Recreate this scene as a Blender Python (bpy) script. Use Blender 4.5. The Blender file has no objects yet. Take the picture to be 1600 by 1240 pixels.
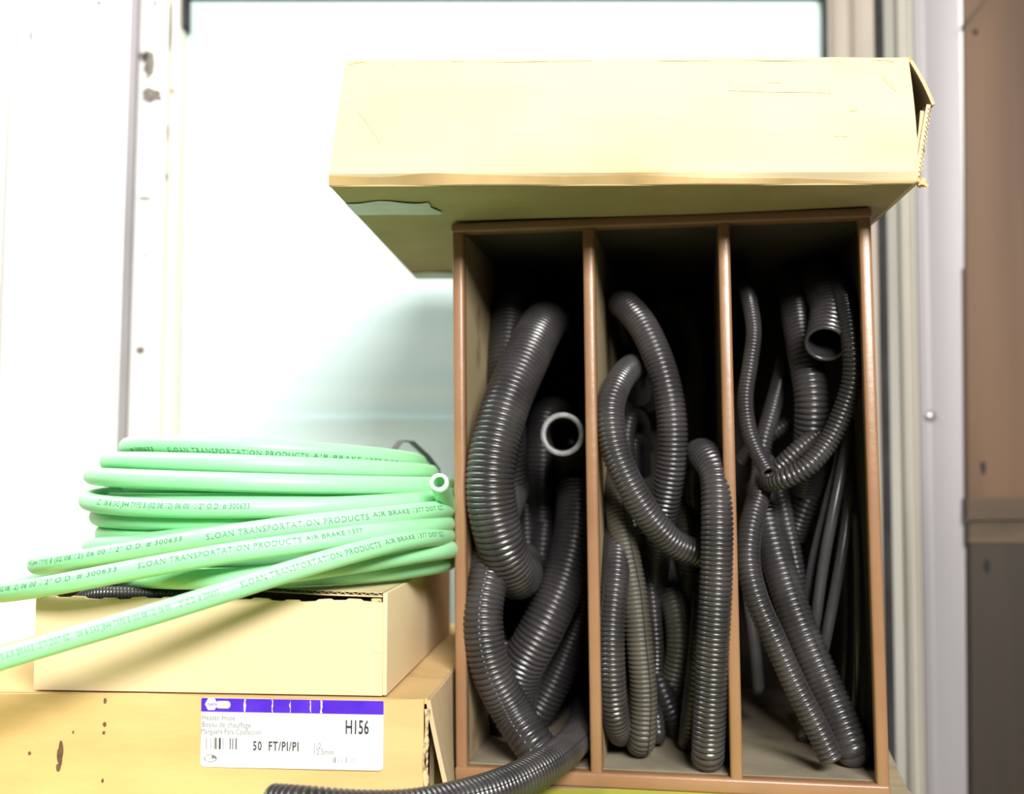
import bpy, bmesh, math, random
import numpy as np
from mathutils import Vector, Matrix

random.seed(7); np.random.seed(7)
C = bpy.context.scene.collection
F = 1727.0; CX, CY = 800.0, 620.0          # focal length / centre of the 1600x1240 frame
PITCH = math.atan(120.0 / F); ZC = 1.25    # camera pitched up a little, 1.25 m above the floor

# ------------------------------------------------------------------ camera, world, lights
cam_d = bpy.data.cameras.new('camera'); cam = bpy.data.objects.new('camera', cam_d); C.objects.link(cam)
cam.location = (0, 0, ZC); cam.rotation_euler = (math.pi/2 + PITCH, 0, 0)
cam_d.sensor_width = 36; cam_d.lens = 36 * F / 1600; cam_d.clip_start = 0.02
cam_d.dof.use_dof = True; cam_d.dof.focus_distance = 0.70; cam_d.dof.aperture_fstop = 4.2
bpy.context.scene.camera = cam
w = bpy.data.worlds.new('world'); bpy.context.scene.world = w; w.use_nodes = True
w.node_tree.nodes['Background'].inputs[0].default_value = (0.95, 0.97, 1.0, 1)
w.node_tree.nodes['Background'].inputs[1].default_value = 0.035
def area(name, loc, target, sx, sy, power, col=(1, 1, 1)):
    l = bpy.data.lights.new(name, 'AREA'); l.shape = 'RECTANGLE'; l.size = sx; l.size_y = sy
    l.energy = power; l.color = col
    o = bpy.data.objects.new(name, l); C.objects.link(o); o.location = loc
    o.rotation_euler = (Vector(target) - Vector(loc)).to_track_quat('-Z', 'Y').to_euler()
    return o
area('ceiling_lamp', (0.38, -1.10, 2.08), (0.0, 0.85, 1.2), 0.75, 0.42, 46, (1.0, 0.975, 0.93))
area('wall_fill', (-0.95, 0.74, 2.30), (-0.60, 1.2, 1.2), 1.0, 0.15, 12, (1.0, 0.99, 0.97))  # added fill that lightens the back wall from the left, not a known fixture
vs = bpy.context.scene.view_settings
vs.view_transform = 'Standard'; vs.look = 'None'; vs.gamma = 1; vs.use_curve_mapping = False; vs.exposure = 0.9

# ------------------------------------------------------------------ geometry helpers
def ray(px, py):
    a = (px - CX) / F; b = (CY - py) / F
    c, s = math.cos(PITCH), math.sin(PITCH)
    return np.array([a, c - b*s, s + b*c])
def P(px, py, Y):                     # point of the view ray at world depth Y
    r = ray(px, py); return np.array([0, 0, ZC]) + r * (Y / r[1])
def Pz(px, py, z):                    # point of the view ray at height z
    r = ray(px, py); return np.array([0, 0, ZC]) + r * ((z - ZC) / r[2])
def link(name, me, m=None, parent=None, loc=None):
    o = bpy.data.objects.new(name, me); C.objects.link(o)
    if m: me.materials.append(m)
    if parent: o.parent = parent
    if loc is not None: o.location = loc
    return o
def mesh(name, v, f, m=None, parent=None, smooth=False, loc=None):
    me = bpy.data.meshes.new(name)
    me.from_pydata([tuple(map(float, p)) for p in v], [], f); me.validate(); me.update()
    if smooth: me.polygons.foreach_set('use_smooth', [True]*len(me.polygons))
    return link(name, me, m, parent, loc)
def empty(name, loc, rz=0):
    o = bpy.data.objects.new(name, None); C.objects.link(o); o.location = loc; o.rotation_euler = (0, 0, rz)
    o.empty_display_size = .03
    return o
def tag(o, label=None, cat=None, group=None, kind=None):
    for k, val in (('label', label), ('category', cat), ('group', group), ('kind', kind)):
        if val: o[k] = val
    return o
def box(name, x0, x1, y0, y1, z0, z1, m, parent=None, bev=0.0, shear=0.0):
    bm = bmesh.new(); bmesh.ops.create_cube(bm, size=1)
    for v in bm.verts:
        v.co = Vector((x0 + (v.co.x+.5)*(x1-x0), y0 + (v.co.y+.5)*(y1-y0), z0 + (v.co.z+.5)*(z1-z0)))
    if bev > 0:
        bmesh.ops.bevel(bm, geom=bm.edges[:], offset=bev, segments=3, profile=.5, affect='EDGES')
    for v in bm.verts: v.co.x -= shear * v.co.z
    me = bpy.data.meshes.new(name); bm.to_mesh(me); bm.free()
    if bev > 0: me.polygons.foreach_set('use_smooth', [True]*len(me.polygons))
    o = link(name, me, m, parent)
    return o
def grid_solid(name, fn, nu, nv, th, m, parent=None, smooth=False):
    """sheet with thickness: fn(u,v)->point, th = offset vector"""
    v = []; f = []; th = np.array(th)
    for k in range(2):
        for j in range(nv+1):
            for i in range(nu+1):
                v.append(np.array(fn(i/nu, j/nv)) + th*k)
    n = (nu+1)*(nv+1); ix = lambda i, j, k: k*n + j*(nu+1) + i
    for j in range(nv):
        for i in range(nu):
            f.append((ix(i, j, 0), ix(i+1, j, 0), ix(i+1, j+1, 0), ix(i, j+1, 0)))
            f.append((ix(i, j+1, 1), ix(i+1, j+1, 1), ix(i+1, j, 1), ix(i, j, 1)))
    for i in range(nu):
        f.append((ix(i+1, 0, 0), ix(i, 0, 0), ix(i, 0, 1), ix(i+1, 0, 1)))
        f.append((ix(i, nv, 0), ix(i+1, nv, 0), ix(i+1, nv, 1), ix(i, nv, 1)))
    for j in range(nv):
        f.append((ix(0, j, 0), ix(0, j+1, 0), ix(0, j+1, 1), ix(0, j, 1)))
        f.append((ix(nu, j+1, 0), ix(nu, j, 0), ix(nu, j, 1), ix(nu, j+1, 1)))
    o = mesh(name, v, f, m, parent)
    bm = bmesh.new(); bm.from_mesh(o.data); bmesh.ops.recalc_face_normals(bm, faces=bm.faces); bm.to_mesh(o.data); bm.free()
    if smooth: o.data.shade_auto_smooth(math.radians(40)) if hasattr(o.data, 'shade_auto_smooth') else None
    return o
def spline(pts, n=24):
    p = np.array(pts, float); p = np.vstack([2*p[0]-p[1], p, 2*p[-1]-p[-2]]); out = []
    for i in range(1, len(p)-2):
        a, b, c, d = p[i-1], p[i], p[i+1], p[i+2]
        t0 = 0; t1 = t0 + max(np.linalg.norm(b-a), 1e-6)**.5; t2 = t1 + max(np.linalg.norm(c-b), 1e-6)**.5; t3 = t2 + max(np.linalg.norm(d-c), 1e-6)**.5
        for t in np.linspace(t1, t2, n, endpoint=False):
            A1 = (t1-t)/(t1-t0)*a + (t-t0)/(t1-t0)*b; A2 = (t2-t)/(t2-t1)*b + (t-t1)/(t2-t1)*c; A3 = (t3-t)/(t3-t2)*c + (t-t2)/(t3-t2)*d
            B1 = (t2-t)/(t2-t0)*A1 + (t-t0)/(t2-t0)*A2; B2 = (t3-t)/(t3-t1)*A2 + (t-t1)/(t3-t1)*A3
            out.append((t2-t)/(t2-t1)*B1 + (t-t1)/(t2-t1)*B2)
    out.append(p[-2]); out = np.array(out)
    for _ in range(3):                                   # ease the curvature
        out[1:-1] = out[1:-1]*.5 + (out[:-2]+out[2:])*.25
    return out
class Path:
    def __init__(s, pts, n=24):
        s.p = spline(pts, n); d = np.linalg.norm(np.diff(s.p, axis=0), axis=1)
        s.s = np.concatenate([[0], np.cumsum(d)]); s.L = s.s[-1]
        t = np.gradient(s.p, axis=0); t /= np.linalg.norm(t, axis=1)[:, None]
        nrm = np.zeros_like(t); ref = np.array([0, -1., 0])
        if abs(t[0] @ ref) > .9: ref = np.array([1., 0, 0])
        nrm[0] = ref - (ref @ t[0]) * t[0]; nrm[0] /= np.linalg.norm(nrm[0])
        for i in range(1, len(t)):
            q = nrm[i-1] - (nrm[i-1] @ t[i]) * t[i]; nrm[i] = q/np.linalg.norm(q)
        s.t, s.n = t, nrm
    def at(s, q):
        q = np.clip(q, 0, s.L); k = lambda a: np.array([np.interp(q, s.s, a[:, i]) for i in range(3)]).T
        t = k(s.t); n = k(s.n)
        t = t/np.linalg.norm(t, axis=-1, keepdims=True); n = n - (n*t).sum(-1, keepdims=True)*t
        n = n/np.linalg.norm(n, axis=-1, keepdims=True)
        return k(s.p), t, n, np.cross(t, n)
def sweep(name, path, S, R, ang, m, parent=None, slit=None, slit_depth=.002, root=None):
    """rings at arc positions S with radii R; both ends close on the inside bore's cap"""
    p, t, n, b = path.at(np.array(S)); R = np.array(R); k = len(ang)
    rr = np.repeat(R[:, None], k, 1)
    if slit is not None: rr[:, slit] -= slit_depth
    ca, sa = np.cos(ang), np.sin(ang)
    v = p[:, None, :] + rr[:, :, None]*(ca[None, :, None]*n[:, None, :] + sa[None, :, None]*b[:, None, :])
    N = len(S); V = v.reshape(-1, 3)
    i = np.arange(N-1)[:, None]*k; j = np.arange(k)[None, :]; j2 = (j+1) % k
    q = np.stack([i+j, i+j2, i+k+j2, i+k+j], -1).reshape(-1, 4)
    V = np.vstack([V, p[0], p[-1]]); a, z = N*k, N*k+1
    caps = [(a, (x+1) % k, x) for x in range(k)] + [(z, (N-1)*k+x, (N-1)*k+(x+1) % k) for x in range(k)]
    me = bpy.data.meshes.new(name)
    off = np.zeros(3)
    if root is not None: off = np.array(root)
    me.from_pydata((V-off).tolist(), [], [tuple(x) for x in q.tolist()] + caps); me.update()
    me.polygons.foreach_set('use_smooth', [True]*len(me.polygons))
    return link(name, me, m, parent, None if root is None else root)
def end_rings(S, R, L, rin, deep, rib=None):
    """bend both ends of a tube inside, so that a cut end shows its bore"""
    d = [0.0] + list(np.arange(.0015, deep, .0015))
    ri = [rin - (rib*(i % 2) if rib else 0) for i in range(len(d))]
    head = [(x, r) for x, r in zip(d, ri)][::-1]; tail = [(L-x, r) for x, r in zip(d, ri)]
    return [h[0] for h in head] + list(S) + [x[0] for x in tail], [h[1] for h in head] + list(R) + [x[1] for x in tail]
def text_geo(body, size, sx=1.0, space=1.0, bold=0.0):
    c = bpy.data.curves.new('lettering', 'FONT'); c.body = body; c.size = size; c.resolution_u = 2; c.space_character = space
    c.offset = bold
    o = bpy.data.objects.new('lettering', c); C.objects.link(o)
    dg = bpy.context.evaluated_depsgraph_get(); me = bpy.data.meshes.new_from_object(o.evaluated_get(dg))
    v = np.array([x.co[:] for x in me.vertices]) if len(me.vertices) else np.zeros((0, 3))
    f = [tuple(p.vertices) for p in me.polygons]
    bpy.data.objects.remove(o); bpy.data.curves.remove(c); bpy.data.meshes.remove(me)
    if len(v): v[:, 0] *= sx
    return v, f

# ------------------------------------------------------------------ materials
def mat(name, col, rough=.6, var=None, scale=20, stretch=(1, 1, 1), bump=0.0, bscale=80, spec=.5, metal=0, lo=.4, hi=.65, detail=6, extra=None):
    m = bpy.data.materials.new(name); m.use_nodes = True; nt = m.node_tree; N = nt.nodes; L = nt.links
    b = N['Principled BSDF']; b.inputs['Roughness'].default_value = rough; b.inputs['Metallic'].default_value = metal
    b.inputs['Specular IOR Level'].default_value = spec; b.inputs['Base Color'].default_value = (*col, 1)
    tc = N.new('ShaderNodeTexCoord'); mp = N.new('ShaderNodeMapping'); mp.inputs['Scale'].default_value = stretch
    L.new(tc.outputs['Object'], mp.inputs['Vector'])
    colour = None
    def layer(prev, c2, sc, lo, hi, det=6, mpn=mp):
        nz = N.new('ShaderNodeTexNoise'); nz.inputs['Scale'].default_value = sc; nz.inputs['Detail'].default_value = det
        L.new(mpn.outputs['Vector'], nz.inputs['Vector'])
        r = N.new('ShaderNodeMapRange'); r.inputs[1].default_value = lo; r.inputs[2].default_value = hi
        L.new(nz.outputs['Fac'], r.inputs[0])
        mx = N.new('ShaderNodeMix'); mx.data_type = 'RGBA'
        L.new(r.outputs[0], mx.inputs[0])
        if prev is None: mx.inputs[6].default_value = (*col, 1)
        else: L.new(prev, mx.inputs[6])
        mx.inputs[7].default_value = (*c2, 1)
        return mx.outputs[2]
    if var: colour = layer(None, var, scale, lo, hi, detail)
    for (c2, sc, l, h, st) in (extra or []):
        m2 = N.new('ShaderNodeMapping'); m2.inputs['Scale'].default_value = st; L.new(tc.outputs['Object'], m2.inputs['Vector'])
        colour = layer(colour, c2, sc, l, h, 6, m2)
    if colour: L.new(colour, b.inputs['Base Color'])
    if bump:
        nz = N.new('ShaderNodeTexNoise'); nz.inputs['Scale'].default_value = bscale; nz.inputs['Detail'].default_value = 5
        L.new(mp.outputs['Vector'], nz.inputs['Vector'])
        bp = N.new('ShaderNodeBump'); bp.inputs['Strength'].default_value = bump; bp.inputs['Distance'].default_value = .002
        L.new(nz.outputs['Fac'], bp.inputs['Height']); L.new(bp.outputs['Normal'], b.inputs['Normal'])
    return m
M = {}
M['hose'] = mat('black_loom_plastic', (.026, .0238, .0256), .29, (.050, .046, .047), 28, bump=.06, bscale=300, spec=.7)
M['hose_dark'] = mat('black_loom_plastic_deep', (.023, .0215, .0225), .34, (.034, .032, .033), 30, bump=.06, bscale=300)
M['hose_olive'] = mat('dusty_loom_plastic', (.060, .056, .044), .42, (.085, .078, .060), 30, bump=.08, bscale=300)
M['hose_rim'] = mat('cut_loom_rim', (.25, .245, .25), .45, (.15, .15, .15), 120)
M['smooth_tube'] = mat('smooth_black_tube', (.06, .058, .062), .27, (.09, .088, .092), 15)
M['green'] = mat('green_nylon', (.31, .74, .38), .42, (.35, .77, .42), 9, spec=.5)
M['green_cut'] = mat('green_nylon_cut', (.75, .92, .72), .5)
M['ink'] = mat('green_tube_ink', (.035, .17, .08), .6)
M['ink_black'] = mat('label_ink', (.03, .03, .04), .7)
M['ink_grey'] = mat('label_ink_faded', (.20, .20, .23), .7)
M['ink_mid'] = mat('label_ink_worn', (.17, .17, .18), .7)
M['paper'] = mat('label_paper', (.74, .74, .77), .5, (.71, .71, .735), 40)
M['purple'] = mat('label_purple', (.075, .018, .56), .35, (.10, .03, .62), 60, extra=[((.55, .5, .85), 30, .68, .74, (3, 1, .5))])
M['paper_grey'] = mat('label_grey', (.55, .54, .56), .5)
M['card'] = mat('cardboard_cream', (.67, .565, .35), .85, (.62, .50, .285), 9, (1, 1, 2.5), bump=.10, bscale=60, lo=.42, hi=.75,
                extra=[((.55, .38, .17), 14, .66, .80, (.6, 1, 3)), ((.30, .20, .10), 55, .76, .82, (.5, 1, 1.4))])
M['card_pale'] = mat('cardboard_plain', (.76, .60, .37), .85, (.70, .54, .31), 8, (1, 1, 2), bump=.05, bscale=90, lo=.42, hi=.8,
                     extra=[((.42, .28, .12), 60, .78, .84, (1, 1, 1))])
M['card_tan'] = mat('cardboard_worn', (.68, .47, .215), .85, (.56, .36, .145), 10, (.7, 1, 3), bump=.12, bscale=70, lo=.4, hi=.72,
                    extra=[((.40, .26, .12), 20, .66, .8, (1, 1, .6)), ((.22, .16, .10), 60, .75, .8, (.5, 1, 1.5))])
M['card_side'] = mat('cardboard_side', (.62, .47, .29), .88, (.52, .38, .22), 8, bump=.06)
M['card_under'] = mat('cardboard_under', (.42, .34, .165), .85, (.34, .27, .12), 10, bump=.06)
M['card_edge'] = mat('cardboard_cut_edge', (.66, .50, .27), .9, (.30, .21, .10), 260, lo=.45, hi=.6)
M['card_hem'] = mat('cardboard_hem', (.62, .43, .19), .85, (.50, .34, .15), 30, bump=.1)
M['card_scuff'] = mat('cardboard_scuff', (.62, .485, .265), .85, (.66, .55, .335), 160, lo=.45, hi=.6)
M['tape'] = mat('packing_tape', (.50, .53, .38), .30, (.40, .42, .28), 25)
M['brown'] = mat('brown_enamel', (.295, .16, .082), .34, (.25, .13, .064), 14, bump=.10, bscale=160,
                 extra=[((.20, .10, .055), 40, .70, .76, (1, 1, .4))])
M['liner'] = mat('dusty_board', (.36, .275, .155), .75, (.22, .155, .085), 10, (1, 1, .5), bump=.08, bscale=60,
                 extra=[((.13, .08, .045), 26, .60, .7, (1, 1, .6))])
M['back_and_shade'] = mat('dark_back_and_bay_shade', (.055, .045, .035), .8, (.03, .026, .02), 12)  # dark back; also puts bay shade into the right side and top panels
M['shelf_floor'] = mat('dusty_floor_board', (.27, .235, .165), .85, (.19, .155, .11), 22, bump=.08,
                       extra=[((.12, .075, .04), 45, .68, .74, (1, 1, 1))])
M['bench'] = mat('bench_board', (.40, .33, .21), .8, (.30, .24, .15), 14, (1, 3, 1), bump=.06)
M['yellow'] = mat('yellow_green_paint', (.50, .52, .05), .6, (.42, .43, .06), 18, bump=.04)
M['white'] = mat('white_wall_paint', (.88, .875, .86), .55, (.85, .84, .815), 6, (1, 1, .2), bump=.05)
M['cream'] = mat('cream_wall_paint', (.80, .765, .685), .5, (.70, .66, .57), 7, (1.5, 1, .2), bump=.05)
M['aged_cream'] = mat('aged_cream_paint', (.50, .475, .41), .55, (.42, .395, .335), 7, (1.5, 1, .2), bump=.05)
M['jamb'] = mat('jamb_paint', (.40, .345, .285), .6, (.32, .27, .22), 12, (2, 1, .3), extra=[((.12, .10, .09), 30, .68, .74, (1.5, 1, .5))])
M['gap'] = mat('dark_gap', (.010, .010, .011), .8, (.022, .022, .022), 20)
M['greygap'] = mat('grey_joint', (.27, .25, .265), .7, (.21, .20, .21), 14, (1, 1, .3))
M['bare'] = mat('bare_weathered_wood', (.21, .185, .165), .9, (.13, .115, .10), 120, bump=.3)
M['panel'] = mat('pale_blue_panel', (.68, .835, .84), .5, (.62, .79, .80), 6, (.35, 1, 5), bump=.03, bscale=30,
                 extra=[((.55, .74, .75), 7, .60, .85, (.25, 1, 6))])
M['lilac'] = mat('grey_metal_panel', (.33, .31, .325), .5, (.30, .285, .295), 5, (1, 1, .3))
M['shaded_strip'] = mat('rack_shaded_cream', (.44, .425, .37), .6, (.38, .37, .32), 9, (1, 1, .3))  # the rack's shadow on this cream strip is put into its colour
M['screw'] = mat('screw_metal', (.38, .35, .34), .35, metal=.6)
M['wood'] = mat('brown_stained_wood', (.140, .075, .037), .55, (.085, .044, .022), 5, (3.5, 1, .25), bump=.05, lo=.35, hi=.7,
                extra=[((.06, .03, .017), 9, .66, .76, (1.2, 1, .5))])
M['wood_low'] = mat('shaded_lower_wood', (.042, .030, .019), .6, (.026, .019, .012), 5, (3, 1, .3), bump=.05)  # separate lower board; shade low on the cupboard is put into its colour
M['wood_dark'] = mat('dark_batten_wood', (.06, .038, .024), .6, (.10, .065, .035), 10, (.5, 1, 2))
M['wood_pale'] = mat('worn_batten_wood', (.10, .066, .032), .6, (.04, .026, .015), 14, (.5, 1, 3))
M['floor'] = mat('concrete_floor', (.30, .29, .275), .85, (.24, .235, .22), 3, bump=.05)
M['strap'] = mat('black_strap', (.03, .03, .032), .5, (.06, .06, .06), 40)
M['dark_hole'] = mat('oil_stain', (.16, .085, .045), .7, (.10, .05, .03), 120)

# ------------------------------------------------------------------ setting
ROOM = 1.20
fl = box('floor', -2.2, 2.2, -2.2, 1.45, -.05, 0, M['floor']); tag(fl, kind='structure')
wb = box('wall_back', -1.6, 1.6, 1.26, 1.34, 0, 2.7, M['white']); tag(wb, kind='structure')
def strip(name, a0, b0, a1, b1, m, Y=ROOM, th=.03, y0=-900, y1=2525, prof=None, parent=None):
    """upright board: its left edge runs from a0 (frame top) to a1 (frame bottom), right edge b0 to b1; prof(u)=relief"""
    nu = 1 if prof is None else 16
    def fn(u, v):
        py = y0 + (y1-y0)*v; q = py/1240
        l = a0 + (a1-a0)*q; r = b0 + (b1-b0)*q
        x = P(l + (r-l)*u, py, Y); x[1] += (prof(u) if prof else 0)
        return x
    nv = 24
    return grid_solid(name, fn, nu, nv, (0, th, 0), m, parent)
def S_(name, *a, **k):
    o = strip(name, *a, **k)
    if not k.get('parent'): tag(o, kind='structure')
    return o
# left: ribbed white boarding, grey joint, peeling frame, rounded bead
S_('trim_1', -420, 14, -470, -34, M['white'], Y=1.185, th=.05)
S_('trim_2', 17, 44, -31, -4, M['white'], Y=1.180, th=.05, prof=lambda u: .010*(2*u-1)**2)
S_('trim_3', 45, 205, -3, 166, M['white'], Y=1.178, th=.05, prof=lambda u: .004*max(0, abs(2*u-1)*6-5))
S_('trim_4', 204, 216, 164, 179, M['greygap'], Y=1.176, th=.04)
frame_l = S_('trim_5', 216, 263, 178, 232, M['white'], Y=1.186, th=.05)
S_('trim_6', 262, 285, 231, 266, M['cream'], Y=1.192, th=.05, prof=lambda u: .008*(2*u-1)**2)
def blob(name, px, py, w_, h_, Y, m, parent, seed, n=20, rough=.35, th=.0012):
    rnd = random.Random(seed); c = P(px, py, Y); sc = Y/F; v = []; rr = []
    for i in range(n): rr.append(1 + rough*(rnd.random()-.5)*2)
    for k in (0, 1):
        for i in range(n):
            a = 2*math.pi*i/n; r = rr[i]*.7 + rr[i-1]*.3
            v.append(c + np.array([math.cos(a)*w_/2*sc*r, th*k - th*.6, math.sin(a)*h_/2*sc*r]))
    f = [tuple(range(n)), tuple(range(2*n-1, n-1, -1))] + [(i, n+i, n+(i+1) % n, (i+1) % n) for i in range(n)]
    return mesh(name, v, f, m, parent)
for i, (x, y, w_, h_) in enumerate([(233, 102, 17, 46), (236, 150, 34, 26), (225, 88, 12, 16), (226, 310, 26, 6), (226, 399, 12, 4), (219, 547, 15, 12),
                                    (243, 4, 6, 18), (234, 40, 6, 4)]):
    blob('bare_patch', x, y, w_, h_, 1.186, M['bare'], frame_l, 20+i)
bead = bpy.data.objects['trim_6']
for i, (x, y, w_, h_) in enumerate([(263, 40, 8, 90), (259, 205, 7, 26), (254, 100, 5, 14), (270, 142, 5, 9), (259, 275, 5, 8), (238, 629, 6, 18)]):
    blob('bare_patch', x, y, w_, h_, 1.190, M['bare'], bead, 50+i)
t3 = bpy.data.objects['trim_3']
for i, (x, y, w_, h_) in enumerate([(155, 5, 8, 12), (167, 26, 5, 6), (79, 25, 4, 5), (53, 33, 5, 8), (48, 55, 5, 24)]):
    blob('bare_patch', x, y, w_, h_, 1.178, M['bare'], t3, 80+i)
# the pale blue window panel between the frames, in two sheets with a seam, dark head rail above
win = empty('window_1', P(780, 700, 1.215)); tag(win, kind='structure')
def wpart(o): o.parent = win; o.matrix_parent_inverse = Matrix.Translation(-win.location); return o
wpart(strip('pane', 287, 1288, 279, 1292.8, M['panel'], Y=1.212, th=.012, y0=2, y1=656))
wpart(strip('pane', 287, 1288, 266, 1299, M['panel'], Y=1.209, th=.015, y0=653, y1=1700))
wpart(strip('head_rail', 283, 1290, 283, 1290, M['gap'], Y=1.205, th=.05, y0=-60, y1=-3))
wpart(strip('side_gap', 284, 290, 284, 284, M['gap'], Y=1.187, th=.02, y0=-40, y1=40))
S_('trim_7', 1288.5, 1292.5, 1300.5, 1304.5, M['gap'], Y=1.188, th=.012)
S_('trim_8', 1293, 1370, 1305, 1392, M['jamb'], Y=1.190, th=.05, prof=lambda u: .006*math.cos(u*9)*(.3 if u > .6 else 1))
S_('trim_9', 1369, 1380, 1390, 1401, M['gap'], Y=1.181, th=.04)
S_('trim_10', 1380, 1404, 1401, 1425, M['shaded_strip'], Y=1.192, th=.05, prof=lambda u: .008*(1-u))
S_('trim_11', 1403, 1431, 1424, 1452, M['aged_cream'], Y=1.182, th=.06, prof=lambda u: .003*math.cos(u*14))
lil = S_('trim_12', 1431, 1506, 1452, 1527, M['lilac'], Y=1.172, th=.07,
         prof=lambda u: (.008*(1-min(1, u*5))**2 + .003*math.sin(math.pi*u)))
S_('trim_13', 1500, 1507, 1521, 1528, M['white'], Y=1.166, th=.05, prof=lambda u: .002*(2*u-1)**2)
bm = bmesh.new(); bmesh.ops.create_uvsphere(bm, u_segments=16, v_segments=10, radius=.0062)
for v in bm.verts: v.co.y *= .55
me = bpy.data.meshes.new('screw'); bm.to_mesh(me); bm.free(); me.polygons.foreach_set('use_smooth', [True]*len(me.polygons))
link('screw', me, M['screw'], lil, P(1454, 650, 1.174))

# the brown wooden cupboard side at the right edge
cup = empty('wooden_cupboard', P(1560, 2500, 1.16)); tag(cup, 'brown stained wooden cupboard side with a dark batten, at the right edge', 'cupboard')
cup.location.z = 0
def cpart(o): o.parent = cup; o.matrix_parent_inverse = Matrix.Translation(-cup.location); return o
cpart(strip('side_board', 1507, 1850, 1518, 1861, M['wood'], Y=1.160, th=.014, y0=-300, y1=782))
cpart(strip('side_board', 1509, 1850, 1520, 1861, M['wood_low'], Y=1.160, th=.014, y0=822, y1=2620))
cpart(strip('batten', 1512, 1850, 1513, 1861, M['wood_dark'], Y=1.156, th=.012, y0=776, y1=812))
cpart(strip('batten', 1514, 1850, 1515, 1861, M['wood_pale'], Y=1.158, th=.012, y0=814, y1=848))
def slanted(name, pts, Y, th, m):
    v = [P(x, y, Y) for x, y in pts] + [P(x, y, Y) + np.array([0, th, 0]) for x, y in pts]; n = len(pts)
    return mesh(name, v, [tuple(range(n)), tuple(range(2*n-1, n-1, -1))] + [(i, n+i, n+(i+1) % n, (i+1) % n) for i in range(n)], m)
cpart(slanted('moulding', [(1507, 36), (1540, -6), (1545, -6), (1508, 41)], 1.154, .01, M['wood_dark']))
for i, (x, y, s) in enumerate([(1524, 50, 7), (1536, 730, 8), (1541, 885, 9)]):
    b_ = blob('nail_hole', x, y, s, s*1.4 if i < 1 else s*2.6, 1.160, M['gap'], None, 140+i); cpart(b_)

# ------------------------------------------------------------------ the bench
ROT = math.radians(-9.43)
ZS = ZC - .2118                       # bench top
bench = empty('bench', (-.2, .85, 0)); tag(bench, 'tan wooden bench top with a yellow-green painted front under the brown rack', 'bench')
def bpart(o): o.parent = bench; o.matrix_parent_inverse = Matrix.Translation(-bench.location); return o
cr = Pz(1422, 1240, ZS); cb = Pz(1386, 1166, ZS); dr = (cb-cr)/(cb[1]-cr[1])
def edge_x(y): return cr[0] + dr[0]*(y-cr[1])
def slab(name, pts, z0, z1, m):
    n = len(pts); v = [(x, y, z0) for x, y in pts] + [(x, y, z1) for x, y in pts]
    return mesh(name, v, [tuple(range(n-1, -1, -1)), tuple(range(n, 2*n))] + [(i, (i+1) % n, n+(i+1) % n, n+i) for i in range(n)], m)
bpart(slab('bench_top', [(-.75, .762), (edge_x(.762), .762), (edge_x(1.16), 1.16), (-.75, 1.16)], ZS-.03, ZS, M['bench']))
bpart(slab('front_strip', [(-.75, .55), (.2395, .55), (.2395, .7615), (-.75, .7615)], ZS-.03, ZS, M['yellow']))
bpart(slab('corner_strip', [(.24, .55), (max(.245, edge_x(.55)), .55), (edge_x(.7615), .7615), (.24, .7615)], ZS-.03, ZS, M['bench']))
for x in (-.68, .12):
    for y in (.62, 1.08): bpart(box('leg', x-.03, x+.03, y-.03, y+.03, 0, ZS-.03, M['bench']))

# ------------------------------------------------------------------ the brown rack
A0 = P(711.5, 1206, .78); A0[2] = ZS
rack = empty('hose_rack', A0, ROT)
tag(rack, 'brown open-fronted rack with three tall bays full of black hoses, under the wide flat carton', 'rack')
W = .2885; H = .3905; D = .315; T = .0082; SH = .010
def ux(px):
    k = (px-CX)/F; return (k*A0[1] - A0[0]) / (math.cos(ROT) + k*math.sin(-ROT))
def panel(name, x0, x1, y0, y1, z0, z1, m, bev=.0, **k): return box(name, x0, x1, y0, y1, z0, z1, m, rack, bev, SH)
u1, u2 = ux(929), ux(1144)
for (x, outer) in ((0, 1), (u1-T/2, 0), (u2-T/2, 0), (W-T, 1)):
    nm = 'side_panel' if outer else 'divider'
    p = panel(nm, x+(.0046 if x > u2 else .0006), x+T-.0006, .010, D, .011, H-.006, M['back_and_shade'] if x > u2 else M['liner'])  # right-hand panel: the bay's shade is put into a dark colour
    e = box('edge_strip', x, x+T, 0, .011, .0075, H-.0012, M['brown'], p, .0022, SH)
for s_ in (-.0008, W-.0006):
    panel('outer_skin', s_, s_+.0014, .011, D, 0, H, M['brown'])
tp = panel('top_panel', 0, W, .004, D, H-.006, H, M['back_and_shade'])  # darkness at the tops of the bays is put into this colour
box('edge_strip', -.0006, W+.0006, -.0012, .012, H-.0068, H+.0002, M['brown'], tp, .002, SH)
bp_ = panel('bottom_panel', 0, W, .010, D, 0, .0105, M['shelf_floor'])
box('edge_strip', -.0004, W+.0004, -.001, .011, 0, .0102, M['brown'], bp_, .002, SH)
panel('back_panel', 0, W, D-.004, D+.001, .0, H, M['back_and_shade'])
ZT = ZS + H + .0004

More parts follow.
